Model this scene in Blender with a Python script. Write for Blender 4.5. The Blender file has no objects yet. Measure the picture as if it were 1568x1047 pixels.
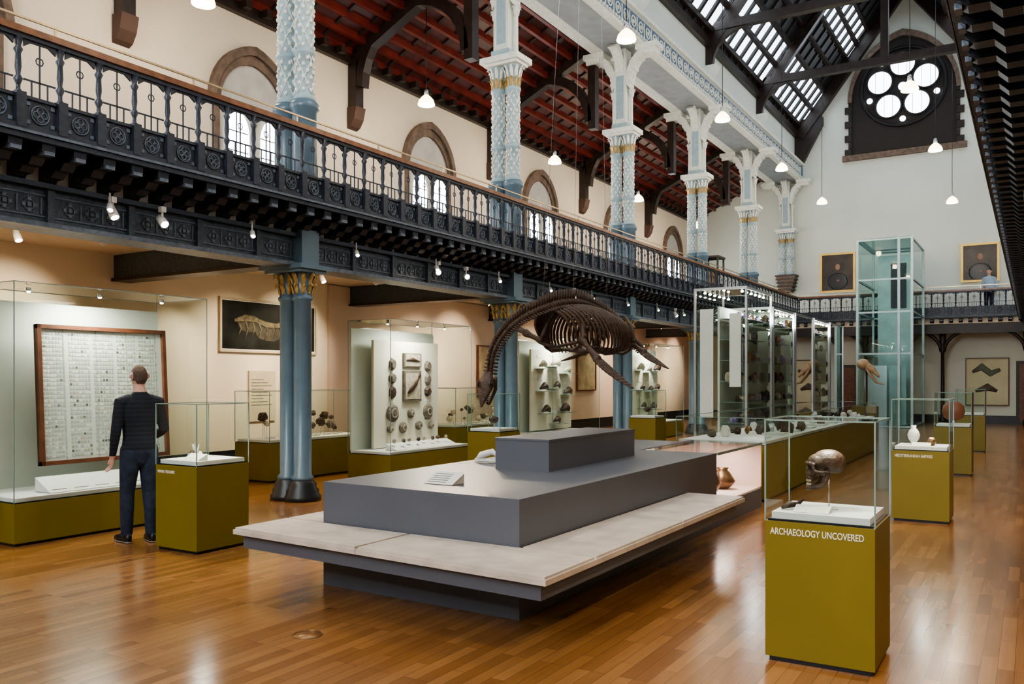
import bpy, bmesh, math, random
from mathutils import Vector, Matrix
random.seed(7)
pi=math.pi
scene=bpy.context.scene
# ------------------------------------------------------------------ materials
MATS={}
def mat(name,col,rough=.5,metal=0.,var=.12,vs=3.,bump=0.,bs=40.,emis=None,est=0.,coat=0.,spec=.5):
    if name in MATS: return MATS[name]
    m=bpy.data.materials.new(name); m.use_nodes=True
    nt=m.node_tree; N=nt.nodes; L=nt.links
    b=N['Principled BSDF']
    tc=N.new('ShaderNodeTexCoord'); nz=N.new('ShaderNodeTexNoise')
    nz.inputs['Scale'].default_value=vs; nz.inputs['Detail'].default_value=4
    L.new(tc.outputs['Object'],nz.inputs['Vector'])
    rp=N.new('ShaderNodeValToRGB'); rp.color_ramp.elements[0].position=.3; rp.color_ramp.elements[1].position=.7
    rp.color_ramp.elements[0].color=[c*(1-var) for c in col]+[1]
    rp.color_ramp.elements[1].color=[min(1,c*(1+var)) for c in col]+[1]
    L.new(nz.outputs['Fac'],rp.inputs['Fac']); L.new(rp.outputs['Color'],b.inputs['Base Color'])
    b.inputs['Roughness'].default_value=rough; b.inputs['Metallic'].default_value=metal
    b.inputs['Coat Weight'].default_value=coat
    b.inputs['Specular IOR Level'].default_value=spec
    if bump>0:
        n2=N.new('ShaderNodeTexNoise'); n2.inputs['Scale'].default_value=bs; n2.inputs['Detail'].default_value=3
        L.new(tc.outputs['Object'],n2.inputs['Vector'])
        bp=N.new('ShaderNodeBump'); bp.inputs['Strength'].default_value=bump; bp.inputs['Distance'].default_value=.02
        L.new(n2.outputs['Fac'],bp.inputs['Height']); L.new(bp.outputs['Normal'],b.inputs['Normal'])
    if emis:
        b.inputs['Emission Color'].default_value=(*emis,1); b.inputs['Emission Strength'].default_value=est
    MATS[name]=m; return m
def glassmat(name,tint,gl=.9,blend=.12,dirt=.0):
    m=bpy.data.materials.new(name); m.use_nodes=True; nt=m.node_tree; N=nt.nodes; L=nt.links
    N.clear(); o=N.new('ShaderNodeOutputMaterial'); t=N.new('ShaderNodeBsdfTransparent'); g=N.new('ShaderNodeBsdfGlossy')
    t.inputs['Color'].default_value=(*tint,1); g.inputs['Roughness'].default_value=.02; g.inputs['Color'].default_value=(gl,gl,gl,1)
    lw=N.new('ShaderNodeLayerWeight'); lw.inputs['Blend'].default_value=blend
    mx=N.new('ShaderNodeMixShader'); L.new(lw.outputs['Fresnel'],mx.inputs['Fac']); L.new(t.outputs[0],mx.inputs[1]); L.new(g.outputs[0],mx.inputs[2])
    L.new(mx.outputs[0],o.inputs['Surface']); MATS[name]=m; return m
cream=mat('cream_plaster',(.78,.68,.54),.85,var=.04,vs=.6,bump=.05)
endw=mat('pale_plaster',(.71,.74,.67),.85,var=.04,vs=.6,bump=.05)
pink=mat('warm_plaster',(.70,.56,.46),.85,var=.05,vs=.7)
ceilm=mat('ceiling_cream',(.74,.64,.51),.8,var=.03)
olive=mat('olive_paint',(.192,.148,.014),.42,var=.06,vs=2,bump=.02)
grey=mat('grey_paint',(.112,.120,.142),.42,var=.05,vs=2)
stone=mat('bench_stone',(.62,.53,.45),.4,var=.18,vs=5,bump=.15,bs=12)
deck=mat('white_deck',(.78,.77,.73),.6,var=.03)
blue=mat('blue_paint',(.110,.17,.215),.30,var=.1,vs=5)
paleblue=mat('pale_blue_paint',(.34,.45,.49),.5,var=.12,vs=9)
white=mat('white_relief',(.78,.79,.72),.6,var=.1,vs=12,bump=.2,bs=50)
gold=mat('gilding',(.46,.30,.10),.4,metal=.4,var=.35,vs=20,bump=.3,bs=60)
slate=mat('slate_iron',(.026,.031,.044),.36,metal=.2,var=.3,vs=14,bump=.2,bs=40)
slate2=mat('slate_relief_and_highlight',(.11,.135,.17),.4,metal=.2,var=.3,vs=14,bump=.2,bs=40)
girder=mat('girder_paint',(.055,.072,.092),.42,metal=.1,var=.4,vs=22,bump=.5,bs=45)
black=mat('black_paint',(.012,.013,.016),.35,var=.1)
dwood=mat('dark_wood',(.028,.016,.012),.4,var=.35,vs=6,bump=.1)
dark=mat('dark_roof_board',(.014,.012,.012),.6,var=.3,vs=5)
redw=mat('red_wood',(.155,.024,.017),.28,var=.35,vs=3,bump=.1)
hwood=mat('handrail_wood',(.20,.085,.04),.3,var=.3,vs=8)
brass=mat('brass',(.55,.42,.25),.3,metal=.8,var=.1)
ston2=mat('window_stone',(.17,.12,.09),.8,var=.3,vs=6,bump=.3)
frame_w=mat('frame_wood',(.15,.055,.025),.4,var=.3,vs=8)
paper=mat('paper',(.74,.71,.62),.7,var=.04)
photo=mat('dark_photo',(.016,.017,.014),.6,var=.6,vs=3,spec=.2)
bone=mat('fossil_bone',(.062,.034,.020),.5,var=.45,vs=20,bump=.4,bs=60)
fossil=mat('fossil_slab',(.13,.105,.08),.7,var=.4,vs=9,bump=.4,bs=30)
cells=mat('specimen_card',(.68,.72,.65),.6,var=.02)
celld=mat('specimen_dark',(.14,.16,.12),.6,var=.5,vs=30)
case_bg=mat('case_lining',(.56,.61,.53),.8,var=.03,vs=1)
case_bg2=mat('case_lining_warm',(.68,.65,.53),.8,var=.03,vs=1)
steel=mat('steel',(.55,.57,.58),.3,metal=.9,var=.05)
edge=mat('glass_edge',(.22,.31,.28),.15,var=.05)
skyl=mat('skylight_glass',(.5,.55,.6),.3,emis=(.78,.89,1.0),est=4.0)
wing=mat('window_glass',(.8,.85,.9),.3,emis=(.82,.91,1.0),est=17)
roseg=mat('rose_glass',(.8,.85,.9),.3,emis=(.82,.91,1.0),est=6)
lampm=mat('lamp_shade',(.9,.85,.75),.4,emis=(1,.78,.48),est=6)
bulb=mat('lamp_bulb',(1,.9,.8),.4,emis=(1,.82,.6),est=40)
pinkin=mat('vitrine_lining',(.74,.55,.48),.7,var=.05)
bronze=mat('bronze',(.22,.13,.07),.35,metal=.7,var=.3,vs=10)
letter=mat('lettering',(.85,.83,.68),.6,var=0)
glass=glassmat('case_glass',(.925,.975,.955),blend=.15)
glassl=glassmat('lift_glass',(.72,.85,.84),blend=.22)
# floor
fm=bpy.data.materials.new('oak_floor'); fm.use_nodes=True; nt=fm.node_tree; N=nt.nodes; L=nt.links; b=N['Principled BSDF']
tc=N.new('ShaderNodeTexCoord'); mp=N.new('ShaderNodeMapping'); mp.inputs['Rotation'].default_value=(0,0,pi/2)
L.new(tc.outputs['Object'],mp.inputs['Vector'])
br=N.new('ShaderNodeTexBrick'); br.inputs['Scale'].default_value=1; br.inputs['Brick Width'].default_value=.62; br.inputs['Row Height'].default_value=.085
br.inputs['Mortar Size'].default_value=.0012; br.inputs['Color1'].default_value=(.375,.182,.066,1); br.inputs['Color2'].default_value=(.245,.108,.036,1); br.inputs['Mortar'].default_value=(.11,.05,.018,1)
br.offset=.37; br.offset_frequency=3
L.new(mp.outputs[0],br.inputs['Vector'])
mp2=N.new('ShaderNodeMapping'); mp2.inputs['Scale'].default_value=(22,1.5,1); L.new(tc.outputs['Object'],mp2.inputs['Vector'])
nz=N.new('ShaderNodeTexNoise'); nz.inputs['Scale'].default_value=1.5; nz.inputs['Detail'].default_value=6; L.new(mp2.outputs[0],nz.inputs['Vector'])
mx=N.new('ShaderNodeMix'); mx.data_type='RGBA'; mx.blend_type='MULTIPLY'; mx.inputs[0].default_value=.5
rp=N.new('ShaderNodeValToRGB'); rp.color_ramp.elements[0].color=(.6,.55,.5,1); rp.color_ramp.elements[1].color=(1.25,1.2,1.1,1)
L.new(nz.outputs['Fac'],rp.inputs['Fac']); L.new(br.outputs['Color'],mx.inputs[6]); L.new(rp.outputs['Color'],mx.inputs[7]); L.new(mx.outputs[2],b.inputs['Base Color'])
b.inputs['Specular IOR Level'].default_value=.7
n3=N.new('ShaderNodeTexNoise'); n3.inputs['Scale'].default_value=1.6; n3.inputs['Detail'].default_value=1; L.new(tc.outputs['Object'],n3.inputs['Vector'])
mr=N.new('ShaderNodeMapRange'); mr.inputs['To Min'].default_value=.13; mr.inputs['To Max'].default_value=.25; L.new(nz.outputs['Fac'],mr.inputs['Value']); L.new(mr.outputs[0],b.inputs['Roughness'])
bp=N.new('ShaderNodeBump'); bp.inputs['Strength'].default_value=.05; bp.inputs['Distance'].default_value=.02; L.new(n3.outputs['Fac'],bp.inputs['Height']); L.new(bp.outputs['Normal'],b.inputs['Normal'])
floorm=fm
# ------------------------------------------------------------------ mesh builder
class MB:
    def __init__(s,*mats):
        s.v=[];s.f=[];s.m=[];s.sm=[];s.mats=list(mats);s.M=None
    def mi(s,m):
        if m not in s.mats: s.mats.append(m)
        return s.mats.index(m)
    def add(s,vs,fs,m,smooth=False):
        o=len(s.v)
        if s.M is not None: vs=[s.M@Vector(v) for v in vs]
        s.v+= [tuple(v) for v in vs]
        k=s.mi(m)
        for f in fs: s.f.append([i+o for i in f]); s.m.append(k); s.sm.append(smooth)
    def box(s,x0,x1,y0,y1,z0,z1,m):
        vs=[(x,y,z) for x in(x0,x1) for y in(y0,y1) for z in(z0,z1)]
        s.add(vs,[(0,1,3,2),(4,6,7,5),(0,4,5,1),(2,3,7,6),(0,2,6,4),(1,5,7,3)],m)
    def cbox(s,c,h,m): s.box(c[0]-h[0],c[0]+h[0],c[1]-h[1],c[1]+h[1],c[2]-h[2],c[2]+h[2],m)
    def quad(s,p,m): s.add(p,[tuple(range(len(p)))],m)
    def prism(s,poly,ax,a0,a1,m):
        n=len(poly)
        def P(q,a): return (a,q[0],q[1]) if ax==0 else ((q[0],a,q[1]) if ax==1 else (q[0],q[1],a))
        vs=[P(q,a0) for q in poly]+[P(q,a1) for q in poly]
        fs=[tuple(range(n)),tuple(range(2*n-1,n-1,-1))]+[(i,(i+1)%n,n+(i+1)%n,n+i) for i in range(n)]
        s.add(vs,fs,m)
    def strip(s,outer,inner,ax,a0,a1,m):
        for i in range(len(outer)-1):
            s.prism([outer[i],outer[i+1],inner[i+1],inner[i]],ax,a0,a1,m)
    def lathe(s,prof,cx,cy,m,seg=14,rot=0,smooth=True,sx=1,sy=1):
        vs=[];fs=[]
        for r,z in prof:
            for i in range(seg):
                a=rot+2*pi*i/seg; vs.append((cx+r*math.cos(a)*sx,cy+r*math.sin(a)*sy,z))
        for j in range(len(prof)-1):
            for i in range(seg):
                k=(i+1)%seg; fs.append((j*seg+i,j*seg+k,(j+1)*seg+k,(j+1)*seg+i))
        fs.append(tuple(range(seg))); fs.append(tuple((len(prof)-1)*seg+i for i in range(seg)))
        s.add(vs,fs,m,smooth)
    def tube(s,pts,rad,m,seg=8,smooth=True,round_=False,up=None):
        pts=[Vector(p) for p in pts]; n=len(pts)
        if not isinstance(rad,(list,tuple)): rad=[rad]*n
        rad=[(r if isinstance(r,tuple) else (r,r)) for r in rad]
        if round_:
            d0=(pts[0]-pts[1]).normalized(); d1=(pts[-1]-pts[-2]).normalized()
            P0=[];R0=[];P1=[];R1=[]
            for a in (75,50,25):
                ca,sa=math.cos(math.radians(a)),math.sin(math.radians(a))
                q=min(rad[0]); P0.append(pts[0]+d0*q*sa); R0.append((rad[0][0]*ca,rad[0][1]*ca))
                q=min(rad[-1]); P1.insert(0,pts[-1]+d1*q*sa); R1.insert(0,(rad[-1][0]*ca,rad[-1][1]*ca))
            pts=P0+pts+P1; rad=R0+rad+R1; n=len(pts)
        vs=[];fs=[]; ref=None
        for i in range(n):
            t=(pts[min(i+1,n-1)]-pts[max(i-1,0)])
            t=t.normalized() if t.length>1e-9 else Vector((0,0,1))
            if ref is None:
                u=Vector(up) if up else (Vector((1,0,0)) if abs(t.x)<.8 else Vector((0,1,0)))
                ref=(u-t*u.dot(t)).normalized()
            else:
                ref=(ref-t*ref.dot(t)).normalized()
            w=t.cross(ref)
            for k in range(seg):
                a=2*pi*k/seg; vs.append(pts[i]+ref*math.cos(a)*rad[i][0]+w*math.sin(a)*rad[i][1])
        for i in range(n-1):
            for k in range(seg):
                q=(k+1)%seg; fs.append((i*seg+k,i*seg+q,(i+1)*seg+q,(i+1)*seg+k))
        fs.append(tuple(range(seg))); fs.append(tuple((n-1)*seg+k for k in range(seg)))
        s.add(vs,fs,m,smooth)
    def ell(s,c,r,m,seg=12,rings=8,jit=0):
        vs=[(c[0],c[1],c[2]-r[2])];fs=[]
        for j in range(1,rings):
            a=-pi/2+pi*j/rings
            for i in range(seg):
                k=1+random.uniform(-jit,jit)
                b_=2*pi*i/seg; vs.append((c[0]+r[0]*math.cos(a)*math.cos(b_)*k,c[1]+r[1]*math.cos(a)*math.sin(b_)*k,c[2]+r[2]*math.sin(a)*k))
        vs.append((c[0],c[1],c[2]+r[2])); T=len(vs)-1
        for i in range(seg):
            q=(i+1)%seg; fs.append((0,1+q,1+i)); fs.append((T,1+(rings-2)*seg+i,1+(rings-2)*seg+q))
        for j in range(rings-2):
            for i in range(seg):
                q=(i+1)%seg; fs.append((1+j*seg+i,1+j*seg+q,1+(j+1)*seg+q,1+(j+1)*seg+i))
        s.add(vs,fs,m,jit==0)
    def torus(s,c,R,r,ax,m,seg=16,sg=5):
        vs=[];fs=[]
        for i in range(seg):
            a=2*pi*i/seg
            for k in range(sg):
                b_=2*pi*k/sg; q=R+r*math.cos(b_); A,B,C=q*math.cos(a),q*math.sin(a),r*math.sin(b_)
                vs.append((c[0]+C,c[1]+A,c[2]+B) if ax==0 else ((c[0]+A,c[1]+C,c[2]+B) if ax==1 else (c[0]+A,c[1]+B,c[2]+C)))
        for i in range(seg):
            for k in range(sg):
                i2=(i+1)%seg;k2=(k+1)%sg; fs.append((i*sg+k,i2*sg+k,i2*sg+k2,i*sg+k2))
        s.add(vs,fs,m,True)
    def obj(s,name,mirror=False,parent=None,fixn=True):
        v=s.v
        if mirror: v=[(-8.26-a,b_,c) for a,b_,c in v]
        me=bpy.data.meshes.new(name); me.from_pydata(v,[],s.f)
        for m in s.mats: me.materials.append(m)
        me.polygons.foreach_set('material_index',s.m); me.polygons.foreach_set('use_smooth',s.sm)
        if fixn:
            bm=bmesh.new(); bm.from_mesh(me); bmesh.ops.recalc_face_normals(bm,faces=bm.faces); bm.to_mesh(me); bm.free()
        me.update()
        o=bpy.data.objects.new(name,me); scene.collection.objects.link(o)
        if parent: o.parent=parent
        return o
def both(mb,name,name2=None):
    mb.obj(name); mb.obj(name2 or name,mirror=True)
def remeshed(mb,name,vox,it=3):
    o=mb.obj(name+'_src')
    md=o.modifiers.new('r','REMESH'); md.mode='VOXEL'; md.voxel_size=vox; md.use_smooth_shade=True
    ms=o.modifiers.new('s','SMOOTH'); ms.factor=.5; ms.iterations=it
    dg=bpy.context.evaluated_depsgraph_get(); me=bpy.data.meshes.new_from_object(o.evaluated_get(dg)); bpy.data.objects.remove(o)
    for p in me.polygons: p.use_smooth=True
    me.name=name
    return me
def arch(w,zs,za,n=8,c=0.):
    h=za-zs; cx=(h*h-w*w)/(2*w); R=w+cx; pa=math.atan2(h,-cx)
    left=[]
    for i in range(n+1):
        p=pi+(pa-pi)*i/n; left.append((cx+R*math.cos(p),zs+R*math.sin(p)))
    right=[(-x,z) for x,z in left[-2::-1]]
    return [(c+x,z) for x,z in left+right]
# ------------------------------------------------------------------ constants
XW=-12.5; XC=-8.6; XG=-7.9; YE=36.; YB=-8.
COLY=[8.4+5.45*n for n in range(-2,5)]
f=MB(); f.box(XW-.3,4.54,YB-.3,YE+.3,-.2,0,floorm); f.obj('floor')
def side_wall(name,mirror):
    w=MB(); w.box(XW-.3,XW,YB,YE,0,8.6,cream); w.obj(name,mirror=mirror)
side_wall('wall_left',False); side_wall('wall_right',True)
t=MB(); t.box(XW,XW+.03,YB,YE,0,.35,black); t.obj('baseboard_left'); t.obj('baseboard_right',mirror=True)
t=MB(); t.box(XW,XW+.12,YB,YE,8.35,8.6,dwood)
y=YB+.2
while y<YE: t.box(XW+.12,XW+.3,y,y+.14,8.42,8.56,dwood); y+=.5
both(t,'trim_eaves')
w=MB()
prof=[(XW,0),(4.24,0),(4.24,8.6),(.94,10.2),(.34,10.2),(.34,11.6),(-4.13,17.3),(-8.6,11.6),(-8.6,10.2),(-9.2,10.2),(XW,8.6)]
w.prism(prof,1,YE,YE+.3,endw); w.obj('wall_end')
w=MB(); w.prism(prof,1,YB-.3,YB,cream); w.obj('wall_entrance')
w=MB(); a=arch(2.2,9.5,13.,10,-4.13)
w.prism([(-6.33,5.5)]+a+[(-1.93,5.5)],1,YB,YB+.03,wing)  # unseen glowing window, added behind the camera to light the foreground
for i in range(-2,3): w.box(-4.13+i*.85-.06,-4.13+i*.85+.06,YB+.02,YB+.12,5.5,11.5,ston2)
ao=arch(2.5,9.4,13.5,10,-4.13); ai=arch(2.2,9.5,13.,10,-4.13)
w.strip([(-6.63,5.4)]+ao+[(-1.63,5.4)],[(-6.33,5.5)]+ai+[(-1.93,5.5)],1,YB,YB+.2,ston2)
w.obj('window_1')
w=MB(); w.box(XW,XW+.06,13.1,YE-.01,.35,3.6,pink); w.obj('wall_left_lining')
g=MB(); g.box(XW,XG,YB,YE,3.85,3.95,dwood); g.box(XW,XC+.1,YB,YE,3.62,3.85,ceilm); both(g,'floor_gallery')
g=MB(); g.box(XG,-.36,34.6,YE,3.85,3.95,dwood); g.box(XG,-.36,34.7,YE,3.65,3.85,ceilm); g.obj('floor_gallery')
# ---------------------------------------------------------------- girder + corbels
def build_girder():
    g=MB()
    g.box(XC-.12,XC+.12,YB,YE,3.20,3.60,girder)
    g.box(XC-.2,XC+.22,YB,YE,3.16,3.21,slate2); g.box(XC-.2,XC+.22,YB,YE,3.55,3.60,slate)
    y=YB+.3
    while y<YE-.4:
        g.box(XC+.12,XC+.17,y-.035,y+.035,3.21,3.55,girder)
        for k in (.22,.46,.70):
            yy=y+k
            g.torus((XC+.125,yy,3.38),.055,.012,0,slate2,10,4)
            for sy,sz in((0,1),(0,-1),(1,0),(-1,0)): g.cbox((XC+.125,yy+sy*.055,3.38+sz*.055),(.012,.018,.018),slate2)
            g.cbox((XC+.125,yy,3.38),(.015,.02,.02),slate2)
            g.cbox((XC+.125,yy+.12,3.38),(.008,.008,.08),slate2)
        g.box(XC+.12,XC+.135,y,y+.9,3.27,3.285,slate2); g.box(XC+.12,XC+.135,y,y+.9,3.48,3.495,slate2)
        y+=.9
    for cy in COLY: g.box(XC-.2,XC+.28,cy-.16,cy+.16,3.2,3.66,blue)
    for cy in COLY:
        g.box(XW,XC-.1,cy-.12,cy+.12,3.22,3.62,girder); g.box(XW,XC-.1,cy-.17,cy+.17,3.2,3.25,dwood)
    return g
both(build_girder(),'ceiling_girder')
def corbels(mb,s0,s1,depth=.66,pitch=.31):
    prof=[(-depth,3.585),(-depth+.12,3.585),(-depth+.18,3.64),(-depth+.28,3.64),(-depth+.34,3.69),(-depth+.44,3.69),(-depth+.50,3.75),(-.05,3.75),(0.0,3.78),(0.01,3.85),(-depth,3.85)]
    s=s0
    while s<s1:
        mb.prism(prof,0,s,s+.13,slate); mb.cbox((s+.065,.0,3.765),(.05,.02,.018),slate2); s+=pitch
    mb.box(s0,s1,-depth,.06,3.85,3.90,slate); mb.box(s0,s1,.05,.085,3.90,3.925,slate2); mb.box(s0,s1,-.3,.075,3.90,3.94,slate)  # thin paler strip is a highlight painted along the fascia
    mb.box(s0,s1,-depth,-depth+.05,3.6,3.85,black)
def railing(mb,s0,s1,pitch=.39):
    n=int((s1-s0)/pitch); p=(s1-s0)/n
    mb.box(s0,s1,-.03,.05,3.94,3.98,slate); mb.box(s0,s1,-.02,.035,4.22,4.25,slate)
    mb.box(s0,s1,-.055,.055,4.81,4.87,hwood); mb.box(s0,s1,-.03,.03,4.77,4.81,slate)
    mb.box(s0,s1,-.09,-.07,4.99,5.01,brass)
    for i in range(n+1):
        s=s0+i*p
        mb.box(s-.045,s+.045,-.035,.06,3.95,4.27,slate)
        mb.lathe([(.045,4.26),(.02,4.30),(.02,4.34),(.042,4.39),(.02,4.43),(.03,4.5),(.024,4.62),(.042,4.66),(.024,4.69),(.045,4.77)],s,0,slate,7)
        if i%4==0: mb.box(s-.008,s+.008,-.09,-.07,4.8,5.0,brass)
        if i<n:
            c=s+p/2
            mb.box(s+.045,s+p-.045,-.012,.008,3.98,4.22,slate)
            mb.torus((c,0.012,4.10),.085,.010,1,slate2,12,4)
            for sx,sz in((0,1),(0,-1),(1,0),(-1,0)): mb.torus((c+sx*.038,.012,4.1+sz*.038),.03,.008,1,slate2,8,4)
            for sx in(-1,1):
                for sz in(-1,1): mb.cbox((c+sx*.115,.012,4.1+sz*.085),(.018,.008,.018),slate2)
            for q_ in(-.075,0,.075): mb.box(c+q_-.006,c+q_+.006,-.006,.006,4.25,4.78 if q_==0 else 4.40,slate)
            mb.torus((c,0,4.60),.035,.007,1,slate,8,4)
            mb.box(c-.15,c+.15,-.006,.006,4.395,4.41,slate)
            mb.prism([(c-.15,4.77),(c-.15,4.70),(c-.08,4.75),(c+.08,4.75),(c+.15,4.70),(c+.15,4.77)],1,-.01,.01,slate)
g=MB(); g.M=Matrix(((0,1,0,XG),(1,0,0,0),(0,0,1,0),(0,0,0,1)))
corbels(g,YB+.1,34.5); railing(g,YB+.1,34.55)
both(g,'gallery_railing')
g=MB(); g.M=Matrix(((1,0,0,0),(0,-1,0,34.6),(0,0,1,0),(0,0,0,1)))
corbels(g,-7.85,-.4,.5); railing(g,-7.85,-.4)
g.M=None
for px in (-8.1,-5.45,-2.81,-.16):
    g.lathe([(.12,0),(.12,.2),(.07,.25),(.06,2.6),(.09,2.65),(.06,2.7),(.1,2.9),(.12,3.3)],px,34.95,dwood,10)
    for sgn in(-1,1):
        if -8<px+sgn*.5<-.3:
            pts=[(px+sgn*(.05+.85*(1-math.cos(k*pi/12))),34.95,2.65+.75*math.sin(k*pi/12)) for k in range(7)]
            g.tube(pts,.06,dwood,6)
g.box(-8.2,-.1,34.75,35.05,3.3,3.66,dwood)
g.obj('gallery_railing')
# ---------------------------------------------------------------- columns
def leafring(mb,cx,cy,r,z0,z1,n,m,out=.07,w=.05):
    for i in range(n):
        a=2*pi*i/n; c,s=math.cos(a),math.sin(a)
        def P(rr,tt,z): return (cx+c*rr-s*tt,cy+s*rr+c*tt,z)
        zm=(z0+z1)/2
        ring=[[P(r,-w*.6,z0),P(r+.02,0,z0),P(r,w*.6,z0)],[P(r+out*.3,-w,zm),P(r+out*.5,0,zm),P(r+out*.3,w,zm)],[P(r+out*.8,-w*.7,z1-.02),P(r+out,0,z1),P(r+out*.8,w*.7,z1-.02)],[P(r+out*1.3,-w*.2,z1-.05),P(r+out*1.35,0,z1-.06),P(r+out*1.3,w*.2,z1-.05)]]
        vs=[p for q in ring for p in q]; fs=[]
        for j in range(3):
            for k in range(2): fs.append((j*3+k,j*3+k+1,(j+1)*3+k+1,(j+1)*3+k))
        mb.add(vs,fs,m)
def lower_col(cy):
    c=MB()
    for d in(-.13,.13):
        c.lathe([(.25,0),(.25,.06),(.22,.09),(.22,.14),(.19,.17),(.19,.22),(.15,.27),(.14,.30)],XC+d,cy,black,20)
        c.lathe([(.15,.28),(.15,.32),(.12,.35),(.12,2.70),(.145,2.72),(.145,2.76),(.12,2.78),(.15,3.05),(.18,3.10)],XC+d,cy,blue,18)
        leafring(c,XC+d,cy,.12,2.80,2.95,9,gold,.06,.035); leafring(c,XC+d,cy,.13,2.92,3.08,9,gold,.08,.035)
    c.box(XC-.34,XC+.34,cy-.24,cy+.24,3.08,3.12,blue); c.box(XC-.40,XC+.40,cy-.3,cy+.3,3.12,3.18,blue)
    return c
def upper_col(cy,z0=3.95,full=True):
    c=MB()
    if full:
        for d in(-.165,.165):
            c.lathe([(.22,3.95),(.22,4.1),(.17,4.15),(.165,5.26),(.2,5.3),(.2,5.36),(.15,5.42)],XC+d,cy,blue,16)
        c.box(XC-.36,XC+.36,cy-.2,cy+.2,3.95,4.06,blue)
    zb=5.4 if full else 5.9
    for d in(-.165,.165):
        x=XC+d
        c.lathe([(.15,zb),(.15,zb+.06),(.125,zb+.09),(.12,zb+.1),(.12,zb+.62),(.15,zb+.64),(.15,zb+.68),(.122,zb+.7),(.122,7.1),(.15,7.13),(.15,7.18),(.12,7.2),(.14,7.5),(.17,7.62)],x,cy,paleblue,16)
        for (z0_,z1_) in((zb+.1,zb+.62),(zb+.7,7.1)):
            h_=z1_-z0_
            for sg in (-1,1):
                for k in range(4):
                    n=max(8,int(h_*16)); pts=[]
                    for i in range(n+1):
                        a=2*pi*k/4+sg*h_*i/n*3.6; pts.append((x+.124*math.cos(a),cy+.124*math.sin(a),z0_+h_*i/n))
                    c.tube(pts,.009,white,4)
            rows=int(h_/.085)
            for j in range(rows):
                for k in range(7):
                    a=2*pi*(k+.5*(j%2))/7; zc=z0_+.045+j*.085
                    c.ell((x+.122*math.cos(a),cy+.122*math.sin(a),zc),(.026,.026,.034),white,6,4)
        leafring(c,x,cy,.12,7.18,7.38,10,gold,.05,.035); leafring(c,x,cy,.13,7.36,7.58,10,white,.08,.035)
    c.box(XC-.36,XC+.36,cy-.22,cy+.22,7.6,7.65,white); c.box(XC-.42,XC+.42,cy-.28,cy+.28,7.65,7.76,white)
    c.box(XC-.15,XC+.15,cy-.17,cy+.17,7.76,9.72,endw)
    c.box(XC-.2,XC+.2,cy-.21,cy+.21,7.76,7.88,paleblue); c.box(XC-.155,XC+.155,cy-.1,cy+.1,8.0,9.6,endw); c.box(XC-.1,XC+.1,cy-.175,cy+.175,8.0,9.6,paleblue)
    for sg in(-1,1):
        c.lathe([(.05,7.76),(.05,7.85),(.035,7.9),(.035,8.55),(.06,8.6),(.08,8.72)],XC+sg*.24,cy,white,8)
        leafring(c,XC+sg*.24,cy,.04,8.55,8.72,6,white,.05,.03)
        out=[];inn=[]
        for k in range(9):
            a=k/8*pi/2
            out.append((XC+sg*(.24+.62*(1-math.cos(a))),8.72+.86*math.sin(a))); inn.append((XC+sg*(.12+.58*(1-math.cos(a))),8.87+.8*math.sin(a)))
        c.strip(out,inn,1,cy-.13,cy+.13,white)
        for k in range(1,8,2): c.ell((out[k][0],cy,out[k][1]),(.06,.16,.06),white,8,6)
        c.torus((XC+sg*.32,cy,9.35),.13,.035,1,white,12,5)
        c.torus((XC+sg*.24,cy,9.05),.08,.025,1,white,10,5)
        c.box(min(XC+sg*.42,XC+sg*.98),max(XC+sg*.42,XC+sg*.98),cy-.22,cy+.22,9.60,9.72,white)
        c.box(min(XC+sg*.55,XC+sg*.92),max(XC+sg*.55,XC+sg*.92),cy-.17,cy+.17,9.48,9.60,white)
        o2=[(cy+sg*(.17+.5*(1-math.cos(k/6*pi/2))),9.0+.6*math.sin(k/6*pi/2)) for k in range(7)]
        i2=[(cy+sg*(.12+.4*(1-math.cos(k/6*pi/2))),9.12+.6*math.sin(k/6*pi/2)) for k in range(7)]
        c.strip(o2,i2,0,XC-.1,XC+.1,white)
    if not full:
        c.prism([(XC-.4,5.9),(XC+.4,5.9),(XC+.2,5.2),(XC-.2,5.2)],1,cy-.15,YE,ston2)
        for k in range(5): c.box(XC-.42+.03*k,XC+.42-.03*k,cy-.18,YE,5.84-.14*k,5.9-.14*k,dwood)
    return c
for cy in COLY:
    both(lower_col(cy),'cast_iron_column'); both(upper_col(cy),'arcade_column')
both(upper_col(35.65,full=False),'wall_corbel_column')
a=MB()
a.box(-9.35,-8.0,YB,YE,9.72,9.80,white); a.box(-9.3,-8.05,YB,YE,9.80,10.38,endw); a.box(-9.35,-7.95,YB,YE,10.34,10.44,white)
a.box(-8.05,-8.02,YB,YE,9.86,10.28,mat('frieze_blue',(.09,.15,.23),.5))
y=YB+.2
while y<YE-.3:
    a.torus((-8.01,y,10.07),.12,.020,0,white,12,4); a.cbox((-8.02,y,10.07),(.02,.04,.04),white)
    a.cbox((-8.02,y+.22,10.07),(.015,.02,.17),white)
    y+=.44
y=YB+.1
while y<YE:
    a.cbox((-7.99,y,9.83),(.03,.04,.03),white); y+=.16
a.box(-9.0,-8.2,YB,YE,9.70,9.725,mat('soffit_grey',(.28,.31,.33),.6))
both(a,'arcade_beam')
a=MB(); a.box(-8.6,-8.3,YB,YE,10.44,11.6,endw); a.box(-8.35,-8.15,YB,YE,11.5,11.75,dwood); both(a,'wall_clerestory')
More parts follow.
